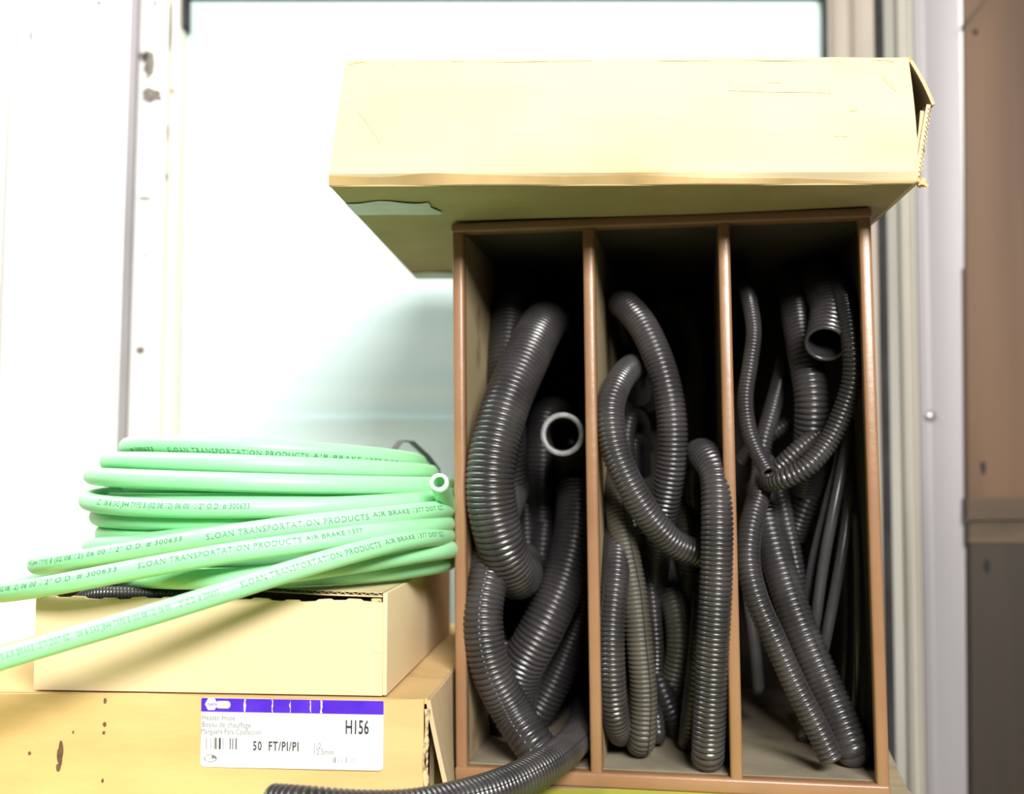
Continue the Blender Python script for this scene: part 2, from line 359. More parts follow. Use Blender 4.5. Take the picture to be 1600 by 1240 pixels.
# ------------------------------------------------------------------ hoses in the rack
def Yf(px):                            # depth of the rack's front at this column
    u = ux(px); return A0[1] - u*math.sin(-ROT)
N_SEG = 18
BAYS = [(T, u1-T/2), (u1+T/2, u2-T/2), (u2+T/2, W-.0036)]
def keep_in_bay(pw, r):
    """hold a hose inside the sheet walls, floor, top and back of the bay it stands in"""
    ca, sa = math.cos(ROT), math.sin(ROT); out = []
    lc = [((q-A0)[0]*ca + (q-A0)[1]*sa, -(q-A0)[0]*sa + (q-A0)[1]*ca, (q-A0)[2]) for q in pw]
    inside = [q for q in lc if q[1] > 0] or lc
    f = min(inside, key=lambda q: q[1]); uc = f[0] + SH*f[2]
    lo, hi = min(BAYS, key=lambda b: abs(uc-(b[0]+b[1])/2))
    for x, y, z in lc:
        if y > .014 + r*.4:
            x = min(max(x + SH*z, lo+r), hi-r) - SH*z
            y = min(y, D-.006-r); z = max(z, .0105+r)
        out.append(A0 + np.array([x*ca - y*sa, x*sa + y*ca, z]))
    return out
def hose(name, label, wpx, pts, pitch=.0034, slit=None, m='hose', absolute=False, group=None, ribbed=True, groove=.0011, open_end=None, seam='dark', loose=False, rib_w=.6):
    pw = [P(x, y, d if absolute else Yf(x)+d) for x, y, d in pts]
    r = wpx/2/F*(np.median([q[1] for q in pw]))
    if not loose: pw = keep_in_bay(pw, r)
    path = Path(pw, 16); L = path.L
    if ribbed:
        n = max(4, int(L/pitch)); pr = L/n
        S = []; R = []
        for i in range(n):
            for fr, dr_ in ((.0, groove*1.25), (.11, groove*1.25), (.21, groove*.22), (.55, 0), (.90, groove*.22)):
                S.append((i+fr)*pr); R.append(r-dr_)
        S.append(L); R.append(r-groove)
        rib = .0009
    else:
        n = max(6, int(L/.006)); S = list(np.linspace(0, L, n)); R = [r]*n; rib = None
    rin = r - (.0024 if ribbed else .0022) if not open_end else r*.76
    S, R = end_rings(S, R, L, rin, min(.11, L*.42), rib)
    ang = np.linspace(0, 2*np.pi, N_SEG, endpoint=False)
    root = path.p[int(np.argmin(path.p[:, 2]))]
    o = sweep(name, path, S, R, ang, M[m], None, None, .0022, root)
    if slit is not None:               # the lengthwise split of the loom: dark lips, or pale dust seen only in the grooves
        pale = seam == 'pale'; q = np.linspace(.002, L-.002, max(40, int(L/.0022)))
        p, t, nn, b = path.at(q); hw = .00034 if not pale else .0005; rr = r*math.cos(math.pi/N_SEG) + (.0003 if not pale else -groove*.45)
        v = []; f = []
        for k_, (da, dr_) in enumerate(((-hw/r, 0), (hw/r, 0), (hw/r, -.0012), (-hw/r, -.0012))):
            a = slit + .03*np.sin(q*90) + da; v.append(p + (rr+dr_)*(np.cos(a)[:, None]*nn + np.sin(a)[:, None]*b) - root)
        v = np.stack(v, 1).reshape(-1, 3)
        for i in range(len(q)-1):
            for j in range(4): f.append((4*i+j, 4*i+(j+1) % 4, 4*i+4+(j+1) % 4, 4*i+4+j))
        mesh('seam', v, f, M['hose_rim'] if pale else M['gap'], o)
    if open_end:                       # pale cut rim at one end
        q = 0 if open_end == 'start' else L; sgn = -1 if open_end == 'start' else 1
        p, t, nn, b = path.at(np.array([q])); v = []; f = []; k = 36
        for (rr, off) in ((rin, 0), (rin, .0007), (r*.99, .0007), (r*.99, -.0015)):
            for i in range(k):
                a = 2*math.pi*i/k; v.append(p[0] + t[0]*off*sgn + rr*(math.cos(a)*nn[0] + math.sin(a)*b[0]) - root)
        for j in range(3):
            for i in range(k): f.append((j*k+i, j*k+(i+1) % k, (j+1)*k+(i+1) % k, (j+1)*k+i))
        mesh('cut_rim', v, f, M['hose_rim'] if wpx > 40 else M['hose_olive'], o, True)
    tag(o, label, 'hose', group)
    return o
RIB = 'ribbed_hose'
# left bay
hose(RIB, 'thick grey-black ribbed hose bowing forward out of the left bay', 75,
     [(872, 520, .22), (862, 508, .15), (848, 508, .085), (822, 560, .042), (788, 640, .014), (769, 720, .002), (768, 785, .002), (783, 850, .010), (802, 892, .032), (812, 898, .07), (815, 880, .13)], .0036, slit=-1.9)
hose(RIB, 'dark ribbed hose hanging at the upper left corner of the left bay', 58,
     [(800, 440, .24), (792, 445, .17), (782, 470, .125), (770, 530, .10), (763, 600, .09), (765, 700, .09), (772, 780, .10)], .0035, m='hose_dark')
hose(RIB, 'thick ribbed hose with a pale dotted seam down the lower left of the left bay', 64,
     [(800, 760, .11), (770, 815, .055), (757, 880, .022), (754, 960, .008), (765, 1040, .008), (799, 1110, .014), (832, 1160, .008), (852, 1186, .012)], .0036, slit=.35, seam='pale')
hose(RIB, 'thick ribbed hose slanting down across the left bay to its lower left', 70,
     [(905, 760, .12), (900, 830, .10), (880, 910, .085), (848, 980, .075), (815, 1045, .08), (800, 1100, .10), (803, 1120, .15)], .0036, slit=-1.2)
hose(RIB, 'thinner ribbed hose behind and below the slanting one in the left bay', 54,
     [(925, 880, .14), (910, 950, .13), (885, 1020, .12), (858, 1080, .115), (840, 1115, .12), (838, 1125, .15), (850, 1110, .19)], .0034, m='hose_dark')
hose(RIB, 'hose with a pale round cut end facing out of the left bay', 63,
     [(879, 678, .030), (885, 684, .065), (892, 700, .11), (895, 740, .16), (893, 800, .19)], .0034, open_end='start', m='hose_dark', groove=.0008)
hose(RIB, 'dark smooth looking hose bent over behind the cut end in the left bay', 58,
     [(893, 700, .25), (876, 655, .215), (855, 652, .18), (849, 690, .165), (848, 760, .165), (846, 830, .17)], .0034, m='hose_dark', groove=.0006)
hose(RIB, 'ribbed hose standing upright in the middle of the left bay', 46,
     [(862, 700, .235), (856, 770, .19), (848, 850, .155), (838, 930, .15), (832, 1010, .16)], .0036, m='hose_dark')
hose(RIB, 'dark hose tip hanging beside the bowed hose in the left bay', 28,
     [(806, 600, .18), (808, 650, .14), (808, 700, .125), (806, 738, .12), (806, 746, .13)], .0034, m='hose', groove=.0004)
hose(RIB, 'dark hose leaning behind the bowed hose, right of its lower bend', 40,
     [(822, 720, .20), (822, 780, .17), (824, 850, .16), (832, 930, .17)], .0034, m='hose_dark', groove=.0008)
hose(RIB, 'dark hose curled on the floor at the lower left of the left bay', 44,
     [(748, 1000, .09), (755, 1080, .085), (770, 1135, .09), (795, 1150, .11), (830, 1140, .15)], .0034, m='hose_dark')
hose(RIB, 'ribbed hose running out of the left bay and forward past the labelled carton', 61,
     [(916, 1112, .91), (912, 1128, .86), (905, 1152, .795), (866, 1186, .735), (800, 1224, .690), (720, 1250, .655), (640, 1266, .632), (560, 1268, .620), (480, 1262, .615), (424, 1258, .622)],
     .0034, slit=.55, absolute=True, groove=.0010)
# middle bay
hose(RIB, 'ribbed hose arching from the upper left of the middle bay and down its centre', 47,
     [(955, 520, .20), (962, 486, .13), (975, 475, .08), (1005, 510, .052), (1032, 570, .040), (1048, 640, .036), (1050, 710, .038), (1042, 770, .045), (1030, 830, .06), (1022, 900, .09), (1020, 960, .11)], .0033)
hose(RIB, 'ribbed hose in a lazy S across the middle bay behind the hairpin', 44,
     [(998, 620, .13), (1000, 580, .10), (987, 574, .060), (965, 602, .025), (953, 640, .010), (960, 700, .006), (985, 760, .006), (1018, 812, .012), (1052, 848, .022), (1088, 863, .034), (1124, 862, .06), (1150, 840, .11)], .0031, slit=1.25)
hose(RIB, 'hairpin ribbed hose at the right front of the middle bay', 51,
     [(1085, 800, .12), (1082, 740, .095), (1090, 712, .060), (1107, 712, .030), (1118, 740, .012), (1121, 800, .004), (1120, 880, .002), (1117, 960, .002), (1112, 1050, .004), (1108, 1130, .007), (1106, 1180, .014), (1106, 1188, .04), (1106, 1170, .09)], .0033, slit=-.9)
hose(RIB, 'ribbed hose hanging along the left wall of the middle bay', 43,
     [(950, 740, .13), (952, 820, .06), (954, 900, .022), (955, 980, .012), (956, 1060, .010), (961, 1118, .018), (968, 1142, .036), (972, 1138, .08)], .0032, slit=1.1)
hose(RIB, 'dusty olive ribbed hose with a dark slit down the middle bay', 42,
     [(948, 720, .10), (960, 790, .052), (978, 860, .036), (991, 930, .030), (1000, 1010, .026), (1006, 1090, .026), (1004, 1150, .030), (1000, 1178, .044), (1000, 1170, .09)], .0031, slit=-.12, m='hose_olive')
hose(RIB, 'dark hose bent over behind the S-curved hose, upper of two', 26,
     [(1010, 700, .17), (1000, 655, .13), (985, 655, .10), (979, 690, .09), (984, 760, .09), (990, 820, .10)], .0034, m='hose_dark', groove=.0005)
hose(RIB, 'dark hose bent over behind the S-curved hose, lower of two', 22,
     [(1008, 740, .15), (1002, 692, .125), (993, 690, .11), (990, 730, .10), (1000, 800, .10), (1010, 880, .11)], .0034, m='hose_dark', groove=.0005)
hose(RIB, 'narrow ribbed hose hanging close behind the olive hose', 24,
     [(1008, 820, .11), (1016, 900, .088), (1022, 960, .082), (1026, 1020, .085), (1024, 1080, .10)], .0032, m='hose')
hose(RIB, 'short dusty olive hose bowed to the right low in the middle bay', 38,
     [(1030, 850, .14), (1042, 910, .105), (1056, 960, .09), (1060, 1010, .085), (1052, 1060, .09), (1040, 1100, .11)], .0033, slit=-.3, m='hose_olive')
hose(RIB, 'narrow ribbed hose behind the lower bend of the S-curved hose', 30,
     [(1064, 740, .15), (1068, 790, .11), (1074, 850, .095), (1076, 900, .10), (1072, 960, .12)], .0034, m='hose_olive')
hose(RIB, 'dull almost smooth hose beside the lower half of the front hairpin', 30,
     [(1098, 900, .09), (1094, 980, .055), (1086, 1060, .045), (1078, 1130, .048), (1075, 1158, .065), (1076, 1150, .10)], .0034, m='hose', groove=.0004)
hose(RIB, 'dark hose slanting to the right near the floor of the middle bay', 34,
     [(1020, 1030, .12), (1034, 1075, .085), (1050, 1115, .085), (1062, 1145, .10)], .0034, m='hose_dark', groove=.0005)
hose(RIB, 'hose tip just showing right of the olive hose at the floor of the middle bay', 22,
     [(1020, 1090, .09), (1027, 1125, .07), (1029, 1148, .068), (1026, 1152, .09)], .0034, m='hose', groove=.0004)
hose(RIB, 'thick black hose looped deep in the shadow of the middle bay', 46,
     [(1030, 640, .26), (1010, 540, .255), (1030, 480, .245), (1065, 480, .24), (1092, 540, .23), (1105, 640, .22), (1100, 740, .22)], .0034, m='hose_dark', groove=.0006)
# right bay
hose(RIB, 'thin open-ended ribbed hose hanging in an S at the left of the right bay', 25,
     [(1158, 420, .16), (1160, 438, .115), (1172, 475, .07), (1178, 520, .055), (1172, 570, .045), (1165, 620, .038), (1170, 670, .030), (1184, 708, .022), (1201, 739, .010)], .0027, slit=1.0)
hose(RIB, 'thick dark ribbed hose rising at the top centre of the right bay', 52,
     [(1238, 430, .20), (1240, 440, .15), (1246, 490, .11), (1257, 550, .085), (1268, 620, .075), (1266, 690, .085), (1256, 760, .12)], .0038, m='hose')
hose(RIB, 'short ribbed hose with open mouth tipped forward, upper right of the right bay', 64,
     [(1306, 420, .17), (1308, 446, .11), (1303, 486, .072), (1290, 538, .040)], .0050, slit=-.2, m='hose', groove=.0014)
hose(RIB, 'ribbed hose sweeping in a long arc down from the right bay\'s upper right', 33,
     [(1290, 470, .20), (1316, 440, .12), (1336, 466, .055), (1342, 530, .030), (1334, 590, .030), (1318, 640, .034), (1294, 690, .035), (1262, 728, .032), (1230, 746, .036), (1205, 752, .05), (1190, 745, .09)], .0032, slit=1.3, m='hose')
hose(RIB, 'thin ribbed hose slanting up to the right behind the S-shaped thin one', 28,
     [(1226, 560, .16), (1218, 600, .125), (1204, 650, .10), (1192, 695, .09), (1188, 740, .09)], .0031)
hose(RIB, 'ribbed hose lying level behind the arc, upper of two short stretches', 25,
     [(1160, 720, .13), (1185, 690, .115), (1215, 672, .11), (1245, 655, .12), (1275, 640, .15)], .0031, m='hose_dark')
hose(RIB, 'ribbed hose lying level just inside the arc, lower of two short stretches', 29,
     [(1186, 745, .10), (1215, 732, .075), (1245, 704, .068), (1275, 680, .075), (1300, 660, .11)], .0031)
hose(RIB, 'ribbed hose running down the right bay to a ragged cut end near the floor', 37,
     [(1195, 720, .11), (1186, 770, .065), (1172, 830, .040), (1168, 880, .030), (1182, 935, .024), (1210, 1000, .020), (1244, 1075, .018), (1275, 1135, .018), (1300, 1187, .018)], .0035, slit=-1.0)
hose(RIB, 'thick ribbed hose with a slit slanting to the lower right corner of the right bay', 52,
     [(1190, 760, .12), (1200, 820, .085), (1222, 900, .068), (1250, 980, .058), (1285, 1060, .050), (1316, 1130, .042), (1332, 1176, .040), (1332, 1182, .07), (1330, 1170, .11)], .0037, slit=-.1)
hose(RIB, 'ribbed hose descending behind the arc in the centre of the right bay', 29,
     [(1212, 740, .11), (1222, 790, .095), (1236, 850, .09), (1246, 910, .09), (1250, 970, .10)], .0034)
hose(RIB, 'dark ribbed hose slanting to the left below the arc in the right bay', 36,
     [(1300, 690, .14), (1282, 740, .125), (1258, 790, .12), (1240, 840, .13)], .0034, m='hose_dark')
hose('smooth_tube', 'glossy black tube, left of three down the right bay', 15,
     [(1322, 640, .12), (1312, 710, .095), (1292, 790, .085), (1272, 870, .084), (1260, 940, .092), (1254, 1020, .11)], m='smooth_tube', ribbed=False)
hose('smooth_tube', 'glossy black tube, middle of three down the right bay', 17,
     [(1336, 600, .12), (1327, 670, .085), (1314, 740, .07), (1300, 810, .064), (1287, 880, .065), (1276, 960, .075), (1268, 1060, .10)], m='smooth_tube', ribbed=False)
hose('smooth_tube', 'glossy black tube, right of three down the right bay', 17,
     [(1338, 660, .13), (1331, 740, .085), (1322, 820, .07), (1309, 900, .065), (1294, 980, .068), (1276, 1070, .09)], m='smooth_tube', ribbed=False)
hose('smooth_tube', 'short pale-ended smooth tube leaning near the floor of the right bay', 15,
     [(1276, 1060, .13), (1266, 1110, .115), (1254, 1162, .10)], m='hose_olive', ribbed=False)
hose('smooth_tube', 'dark smooth tube hanging at the lower left of the right bay', 18,
     [(1160, 850, .12), (1170, 930, .105), (1180, 1010, .11), (1186, 1080, .13)], m='smooth_tube', ribbed=False)
hose('smooth_tube', 'dark smooth tube against the right wall of the right bay, left of two', 12,
     [(1322, 780, .12), (1322, 880, .11), (1322, 1000, .11), (1316, 1120, .12)], m='smooth_tube', ribbed=False)
hose('smooth_tube', 'dark smooth tube against the right wall of the right bay, right of two', 12,
     [(1340, 800, .07), (1340, 900, .06), (1340, 1010, .06), (1336, 1130, .07)], m='smooth_tube', ribbed=False)

# ------------------------------------------------------------------ wide flat carton on the rack
rb = random.Random(3)
FL, FR = Pz(511, 289, ZT), Pz(1441, 286, ZT)
BL, BR = Pz(648, 436, ZT), Pz(1341, 384, ZT)
BR = FR + (BL-FL)
HT = .0795
car = empty('flat_carton', FL)
tag(car, 'wide flat cream cardboard carton with burst right end, on top of the rack', 'box')
def lp(u, v, z): return FL*0 + (FR-FL)*u + (BL-FL)*v + np.array([0, 0, z])
nrm_in = (BL-FL)/np.linalg.norm(BL-FL); along = (FR-FL)/np.linalg.norm(FR-FL); wid = np.linalg.norm(FR-FL)
TH = .0032
top_in = .004
def front_fn(u, v):
    # v 0 bottom -> 1 top ; lower hem turned under, dents along it
    z = .0006 + HT*v*1.0
    e = .0016*math.sin(u*9+1)*math.sin(math.pi*v) + .0007*math.sin(u*31)*math.sin(5*v)
    hem = max(0, (.085-v)/.085)
    y = e*.8 + hem*(.0050 + .0018*math.sin(u*17)) + top_in*v**2*.3
    x = u*.994
    p = lp(x, 0, z + hem*0.0) + nrm_in*y + along*((.010)*v*(1-u) + (-.0045)*v*u*0 - .0052*(1-abs(2*v-1))*0)
    p = p + along*(-.004*u*(v**2))
    return p
grid_solid('front_panel', front_fn, 60, 36, nrm_in*TH, M['card'], car, smooth=True)
def hem_fn(u, v):
    h = .060 + .022*math.exp(-((u-.17)/.05)**2) + .006*math.sin(u*23+2) - .042*max(0, u-.45)/.55
    return front_fn(u, .004 + h*v) - nrm_in*.0005
grid_solid('folded_hem', hem_fn, 80, 3, nrm_in*.0004, M['card_hem'], car)
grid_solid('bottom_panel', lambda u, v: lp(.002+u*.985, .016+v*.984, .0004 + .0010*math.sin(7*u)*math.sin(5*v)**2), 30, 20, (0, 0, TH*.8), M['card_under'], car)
grid_solid('top_panel', lambda u, v: lp(.032+u*.950, .012+v*.98, HT-.0030 + .001*math.sin(8*u+2*v)), 20, 14, (0, 0, TH*.8), M['card'], car)
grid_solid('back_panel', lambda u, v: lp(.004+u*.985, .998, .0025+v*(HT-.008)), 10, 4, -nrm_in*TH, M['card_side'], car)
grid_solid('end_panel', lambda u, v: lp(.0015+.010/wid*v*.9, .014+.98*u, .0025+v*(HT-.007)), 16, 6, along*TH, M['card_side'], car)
# burst right end: an upper flap hinged at the top, two layered lower flaps hinged at the bottom, meeting in a ridge
def flap(name, x0, z0, x1, z1, y0, y1, m, seed, th=.0026, wob=.0012):
    r2 = random.Random(seed); ph = r2.random()*6
    L_ = math.hypot(x1-x0, z1-z0); n_ = np.array([-(z1-z0)/L_, 0, (x1-x0)/L_])
    def fn(u, v):
        a = x0+(x1-x0)*v; z = z0+(z1-z0)*v
        return lp(0, y0+(y1-y0)*u, 0) + along*(wid + a + wob*math.sin(u*14+ph)*math.sin(math.pi*v)) + np.array([0, 0, z])
    return grid_solid(name, fn, 14, 6, n_*th, m, car)
flap('end_flap', -.0055, HT-.002, .0078, .0495, .004, .95, M['card_side'], 1, th=.0022)
flap('end_flap', -.0012, .001, .0072, .0500, .006, .93, M['card'], 2)
flap('end_flap', -.0048, .003, .0035, .0465, .010, .90, M['card_side'], 3)
# fluted layers showing on the cut edge of the lower flap
def flutes(name, A, B, wv, n, amp, dep, th, m, parent):
    """a wavy corrugation ribbon from A to B, swinging along wv, as deep as dep"""
    A, B, wv, dep = map(np.array, (A, B, wv, dep)); v = []; f = []
    for i in range(n*4+1):
        q = i/(n*4); c = A+(B-A)*q + wv*amp*math.sin(i*math.pi/2)
        v += [c - wv*th, c + wv*th, c + wv*th + dep, c - wv*th + dep]
    for i in range(n*4):
        a = 4*i; f += [(a, a+4, a+5, a+1), (a+1, a+5, a+6, a+2), (a+2, a+6, a+7, a+3), (a+3, a+7, a+4, a)]
    return mesh(name, v, f, m, parent)
fa = lp(0, .004, .003) + along*(wid-.0012); fb = lp(0, .004, .0485) + along*(wid+.0066)
flutes('flute_edge', fa, fb, along, 16, .0009, nrm_in*.006, .0004, M['card_edge'], car)
def scrap(name, c, s, seed, m, parent):
    r2 = random.Random(seed); bm = bmesh.new(); bmesh.ops.create_icosphere(bm, subdivisions=2, radius=s)
    for v in bm.verts: v.co = v.co*(.55 + r2.random()*.9); v.co.y *= .8
    for v in bm.verts: v.co += Vector(c)
    me = bpy.data.meshes.new(name); bm.to_mesh(me); bm.free(); return link(name, me, m, parent)
for i, (x, z, y, s) in enumerate([(-.0050, HT-.0008, .004, .0024), (-.0040, HT+.0012, .010, .0017), (-.009, HT-.001, .003, .0016), (.0008, .0012, .004, .0026), (.0032, -.0004, .004, .0018), (-.0015, .0024, .002, .0015)]):
    scrap('torn_corner', lp(0, 0, z) + along*(wid+x) + nrm_in*y, s, 60+i, M['card_tan'], car)
def scuff(pts, w0):                     # thin worn crease on the front, through points of the frame
    q = []
    for x, y in pts:
        u = (x-(511+(y-289)*-.05))/(1441-511); v = (289-y)/201.0
        q.append(np.array(front_fn(u, max(.02, min(.985, v)))) - nrm_in*.00035)
    v = []; f = []
    for i, p in enumerate(q):
        d = q[min(i+1, len(q)-1)] - q[max(i-1, 0)]; d /= np.linalg.norm(d); s_ = np.cross(d, nrm_in); ww = w0*(.35+.65*math.sin(math.pi*(i+.5)/len(q)))
        v += [p - s_*ww, p + s_*ww]
    for i in range(len(q)-1): f.append((2*i, 2*i+1, 2*i+3, 2*i+2))
    mesh('scuff', v, f, M['card_scuff'], car)
for pts, w_ in (([(1336, 104), (1330, 118), (1322, 130), (1312, 140)], .0003), ([(1405, 118), (1414, 130), (1424, 142)], .0016), ([(1344, 172), (1350, 173), (1356, 172)], .0011),
                ([(1316, 214), (1326, 213), (1338, 215)], .0006), ([(1340, 252), (1348, 249)], .0009), ([(1150, 140), (1210, 142), (1280, 143), (1316, 146)], .0003),
                ([(1390, 94), (1400, 90), (1416, 92), (1428, 95)], .0006), ([(1040, 90), (1120, 92), (1200, 90), (1260, 92), (1340, 94)], .0005), ([(600, 92), (604, 98), (606, 104)], .0003),
                ([(550, 172), (566, 190), (582, 212), (594, 230)], .00025), ([(528, 96), (540, 92), (556, 90)], .0007), ([(700, 91), (780, 93), (860, 91), (930, 92)], .0004), ([(1210, 128), (1225, 127), (1240, 128)], .0003)):
    scuff(pts, w_)
# tape on the underside, near the front and along the back
def tape(u0, u1, v0, v1, seed):
    grid_solid('tape', lambda u, v: lp(u0+(u1-u0)*u*(1-.10*(1-v)) + .004*math.sin(v*9+seed)*u, v0+(v1-v0)*v + .010*math.sin(u*8+seed)*(1-v)*(1-v), -.0002 - .0003*abs(math.sin(u*5+seed))), 24, 5, (0, 0, .0002), M['tape'], car)
tape(.003, .165, .13, .235, 1); tape(.006, .20, .90, .995, 2)

# ------------------------------------------------------------------ lower carton with the label
Z1 = ZC - .1375
RB = math.radians(-4.7)
c1 = Pz(662, 1092, Z1); b1 = empty('labelled_carton', (c1[0], c1[1], ZS), RB)
tag(b1, 'worn tan cardboard carton with a white and purple label, lowest of the stack', 'box')
H1 = Z1 - ZS; W1 = .375; D1 = .345
def d1(u, k): return .0010*math.sin(k+u*13) + .0006*math.sin(u*37+k)
grid_solid('front_panel', lambda u, v: (-W1 + W1*u, .0007*math.sin(u*9)*math.sin(3*v), .0005 + (H1-.001)*v + d1(u, 1)*.5*v), 40, 10, (0, .003, 0), M['card_tan'], b1)
grid_solid('top_panel', lambda u, v: (-W1 + (W1+.002)*u, .0035 + v*(D1-.006), H1-.0035 + .0008*math.sin(u*11)*math.sin(6*v)), 30, 20, (0, 0, .0032), M['card_tan'], b1)
box('bottom_panel', -W1, -.002, .0035, D1-.003, .0003, .003, M['card_side'], b1)
box('back_panel', -W1, -.001, D1-.003, D1, .0005, H1-.001, M['card_side'], b1)
box('end_panel', -W1-.003, -W1, 0, D1, .0005, H1-.001, M['card_side'], b1)
box('end_panel', -.004, -.001, .05, D1-.005, .004, H1-.004, M['card_side'], b1)
# right flap hinged at the top, swung outwards; a doubled torn liner on the front edge
def flap1(u, v):
    z = H1 - .0012 - (H1-.006)*v
    return (.0035 + (.0004 + .0150*max(0, 1-u*3.2))*v**1.1 + .0010*math.sin(u*9), .004 + u*(D1-.02), z)
grid_solid('end_flap', flap1, 16, 8, (-.0028, 0, -.0004), M['card_side'], b1)
grid_solid('torn_liner', lambda u, v: (.0003+.0008*math.sin(v*9)+.0028*u*(.6+.4*math.sin(v*21)), -.0004+.0015*u, .002+(H1-.008)*v), 3, 24, (.0003, .0012, 0), M['card_edge'], b1)
flutes('flute_edge', (.0010, .002, .003), (.0016, .002, H1-.006), (0, 1, 0), 14, .0010, (.0012, 0, 0), .0003, M['card_edge'], b1)
# stains
def loc1(px, py):                     # point of the carton's front face in its own frame
    r = ray(px, py); o = np.array([0, 0, ZC]) - np.array(b1.location)
    n = np.array([-math.sin(RB), math.cos(RB), 0]); t = -(o @ n)/(r @ n); q = o + r*t
    return np.array([q[0]*math.cos(RB)+q[1]*math.sin(RB), -.0012, q[2]])
def patch(name, px, py, w_, h_, m, parent, seed, y=-.0009, n=18, rough=.3):
    c = loc1(px, py); rnd = random.Random(seed); v = []
    rr = [1+rough*(rnd.random()-.5)*2 for _ in range(n)]
    for k in (0, 1):
        for i in range(n):
            a = 2*math.pi*i/n; r = (rr[i]+rr[i-1])/2
            v.append((c[0]+math.cos(a)*w_/2*.0004*r, y + .0004*k, c[2]+math.sin(a)*h_/2*.0004*r))
    return mesh(name, v, [tuple(range(n)), tuple(range(2*n-1, n-1, -1))] + [(i, n+i, n+(i+1) % n, (i+1) % n) for i in range(n)], m, parent)
patch('oil_stain', 95, 1178, 9, 36, M['dark_hole'], b1, 5)
patch('oil_stain', 92, 1198, 7, 12, M['dark_hole'], b1, 6)
for i, (x, y, s) in enumerate([(165, 1094, 5), (164, 1131, 5), (163, 1144, 4), (115, 1143, 3), (161, 1219, 4), (47, 1176, 4)]):
    patch('oil_stain', x, y, s, s*1.5, M['dark_hole'], b1, 10+i)
# the label, lying flat on the front
q0, q1 = loc1(316, 1089), loc1(600, 1093); r0, r1 = loc1(315, 1198), loc1(600, 1202)
zt = max(q0[2], q1[2]) - .0005; zb = (r0[2]+r1[2])/2; xl = q0[0]; xr = q1[0]; zt = min(zt, H1-.0008)
LW, LH = xr-xl, zt-zb
def rounded(x0, x1, z0, z1, r, y, corners=(1, 1, 1, 1)):
    v = []
    for cx, cz, a0, on in ((x1-r, z1-r, 0, corners[0]), (x0+r, z1-r, 90, corners[1]), (x0+r, z0+r, 180, corners[2]), (x1-r, z0+r, 270, corners[3])):
        if on: v += [(cx+r*math.cos(math.radians(a0+k*15)), y, cz+r*math.sin(math.radians(a0+k*15))) for k in range(7)]
        else:
            v.append((cx + (r if a0 in (0, 270) else -r), y, cz + (r if a0 in (0, 90) else -r)))
    return v
def plate(name, v, th, m, parent):
    n = len(v); vv = list(v) + [(a, b+th, c) for a, b, c in v]
    return mesh(name, vv, [tuple(range(n-1, -1, -1)), tuple(range(n, 2*n))] + [(i, (i+1) % n, n+(i+1) % n, n+i) for i in range(n)], m, parent)
lab = plate('label', rounded(xl, xr, zb, zt, .003, -.0011), .0009, M['paper'], b1); lab['label'] = 'white printed label with a purple band along its top'
band = plate('purple_band', rounded(xl, xr, zt-.0082, zt, .0008, -.0013, (1, 1, 0, 0)), .0002, M['purple'], lab)
def lx(px): return xl + (px-316)/(600-316)*LW
def lz(py): return zt - (py-1090)/(1200-1090)*LH
def crease(px, w_, seed):
    r2 = random.Random(seed); v = []; n = 7
    for i in range(n): v.append((lx(px + r2.uniform(-1, 1)), -.00145, zt-.0003-.0076*i/(n-1)))
    for i in range(n-1, -1, -1): v.append((lx(px + w_*r2.uniform(.5, 1.2)), -.00145, zt-.0003-.0076*i/(n-1)))
    plate('band_crease', v, .0001, M['paper'], lab)
for i, (x, w_) in enumerate([(383, 3.2), (427, 1.8), (455, 1.4), (503, 2.6), (487, 1.0)]): crease(x, w_, i)
def hexa(cx, cz, r, y, n=6, a0=0): return [(cx+r*math.cos(a0+2*math.pi*i/n), y, cz+r*math.sin(a0+2*math.pi*i/n)) for i in range(n)]
plate('emblem', hexa(lx(332), lz(1099.5), .0041, -.00160), .0002, M['paper'], lab)
plate('emblem', rounded(lx(339), lx(362), lz(1106), lz(1094), .0020, -.00155), .0002, M['paper_grey'], lab)
def words(body, px, py, size, m, sx=1.0, space=1.0, bold=0, y=-.00135, name='lettering'):
    v, f = text_geo(body, size, sx, space, bold)
    if not len(v): return
    vv = [(lx(px)+a, y, lz(py)+b) for a, b, _ in v]
    return mesh(name, vv, f, M[m], lab)
words('NAPA', 326.5, 1102, .0029, 'purple', .8, y=-.00185)
words('BELTS\nHOSE', 343, 1099.5, .0022, 'paper', .95, y=-.0018)
words('H156', 541, 1142.5, .0118, 'ink_black', .56, 1.02, .0002)
words('50  FT/PI/PI', 398, 1171.5, .0078, 'ink_black', .68, 1.14, .00016)
words('Heater Hose', 317, 1125, .0048, 'ink_grey', .8, 1.05)
words('Boyau de chauffage', 317, 1136, .0048, 'ink_grey', .8, 1.05)
words('Manguera Para Calefaccion', 316, 1147, .0048, 'ink_grey', .72, 1.02)
words('1/2', 492, 1167, .0050, 'ink_grey', .8); words('12.5mm', 492, 1176.5, .0050, 'ink_grey', .8)
def bars(lst, y0, y1, m):
    v = []; f = []
    for (x, w_) in lst:
        w_ *= 1.45; a = len(v); v += [(lx(x), -.00135, lz(y1)), (lx(x+w_), -.00135, lz(y1)), (lx(x+w_), -.00135, lz(y0)), (lx(x), -.00135, lz(y0))]; f.append((a, a+1, a+2, a+3))
    mesh('barcode', v, f, M[m], lab)
bars([(325, .5), (332, .4), (336.5, .5), (338.5, 1.2), (341, .6), (344.8, 2.0), (351, .4), (362, 1), (366, .9), (371, 1.2)], 1153, 1171, 'ink_black')
bars([(523, .5), (525.4, .9), (531, .3), (536, .3), (543, .6), (552, .4), (556, .4)], 1180, 1189, 'ink_black')
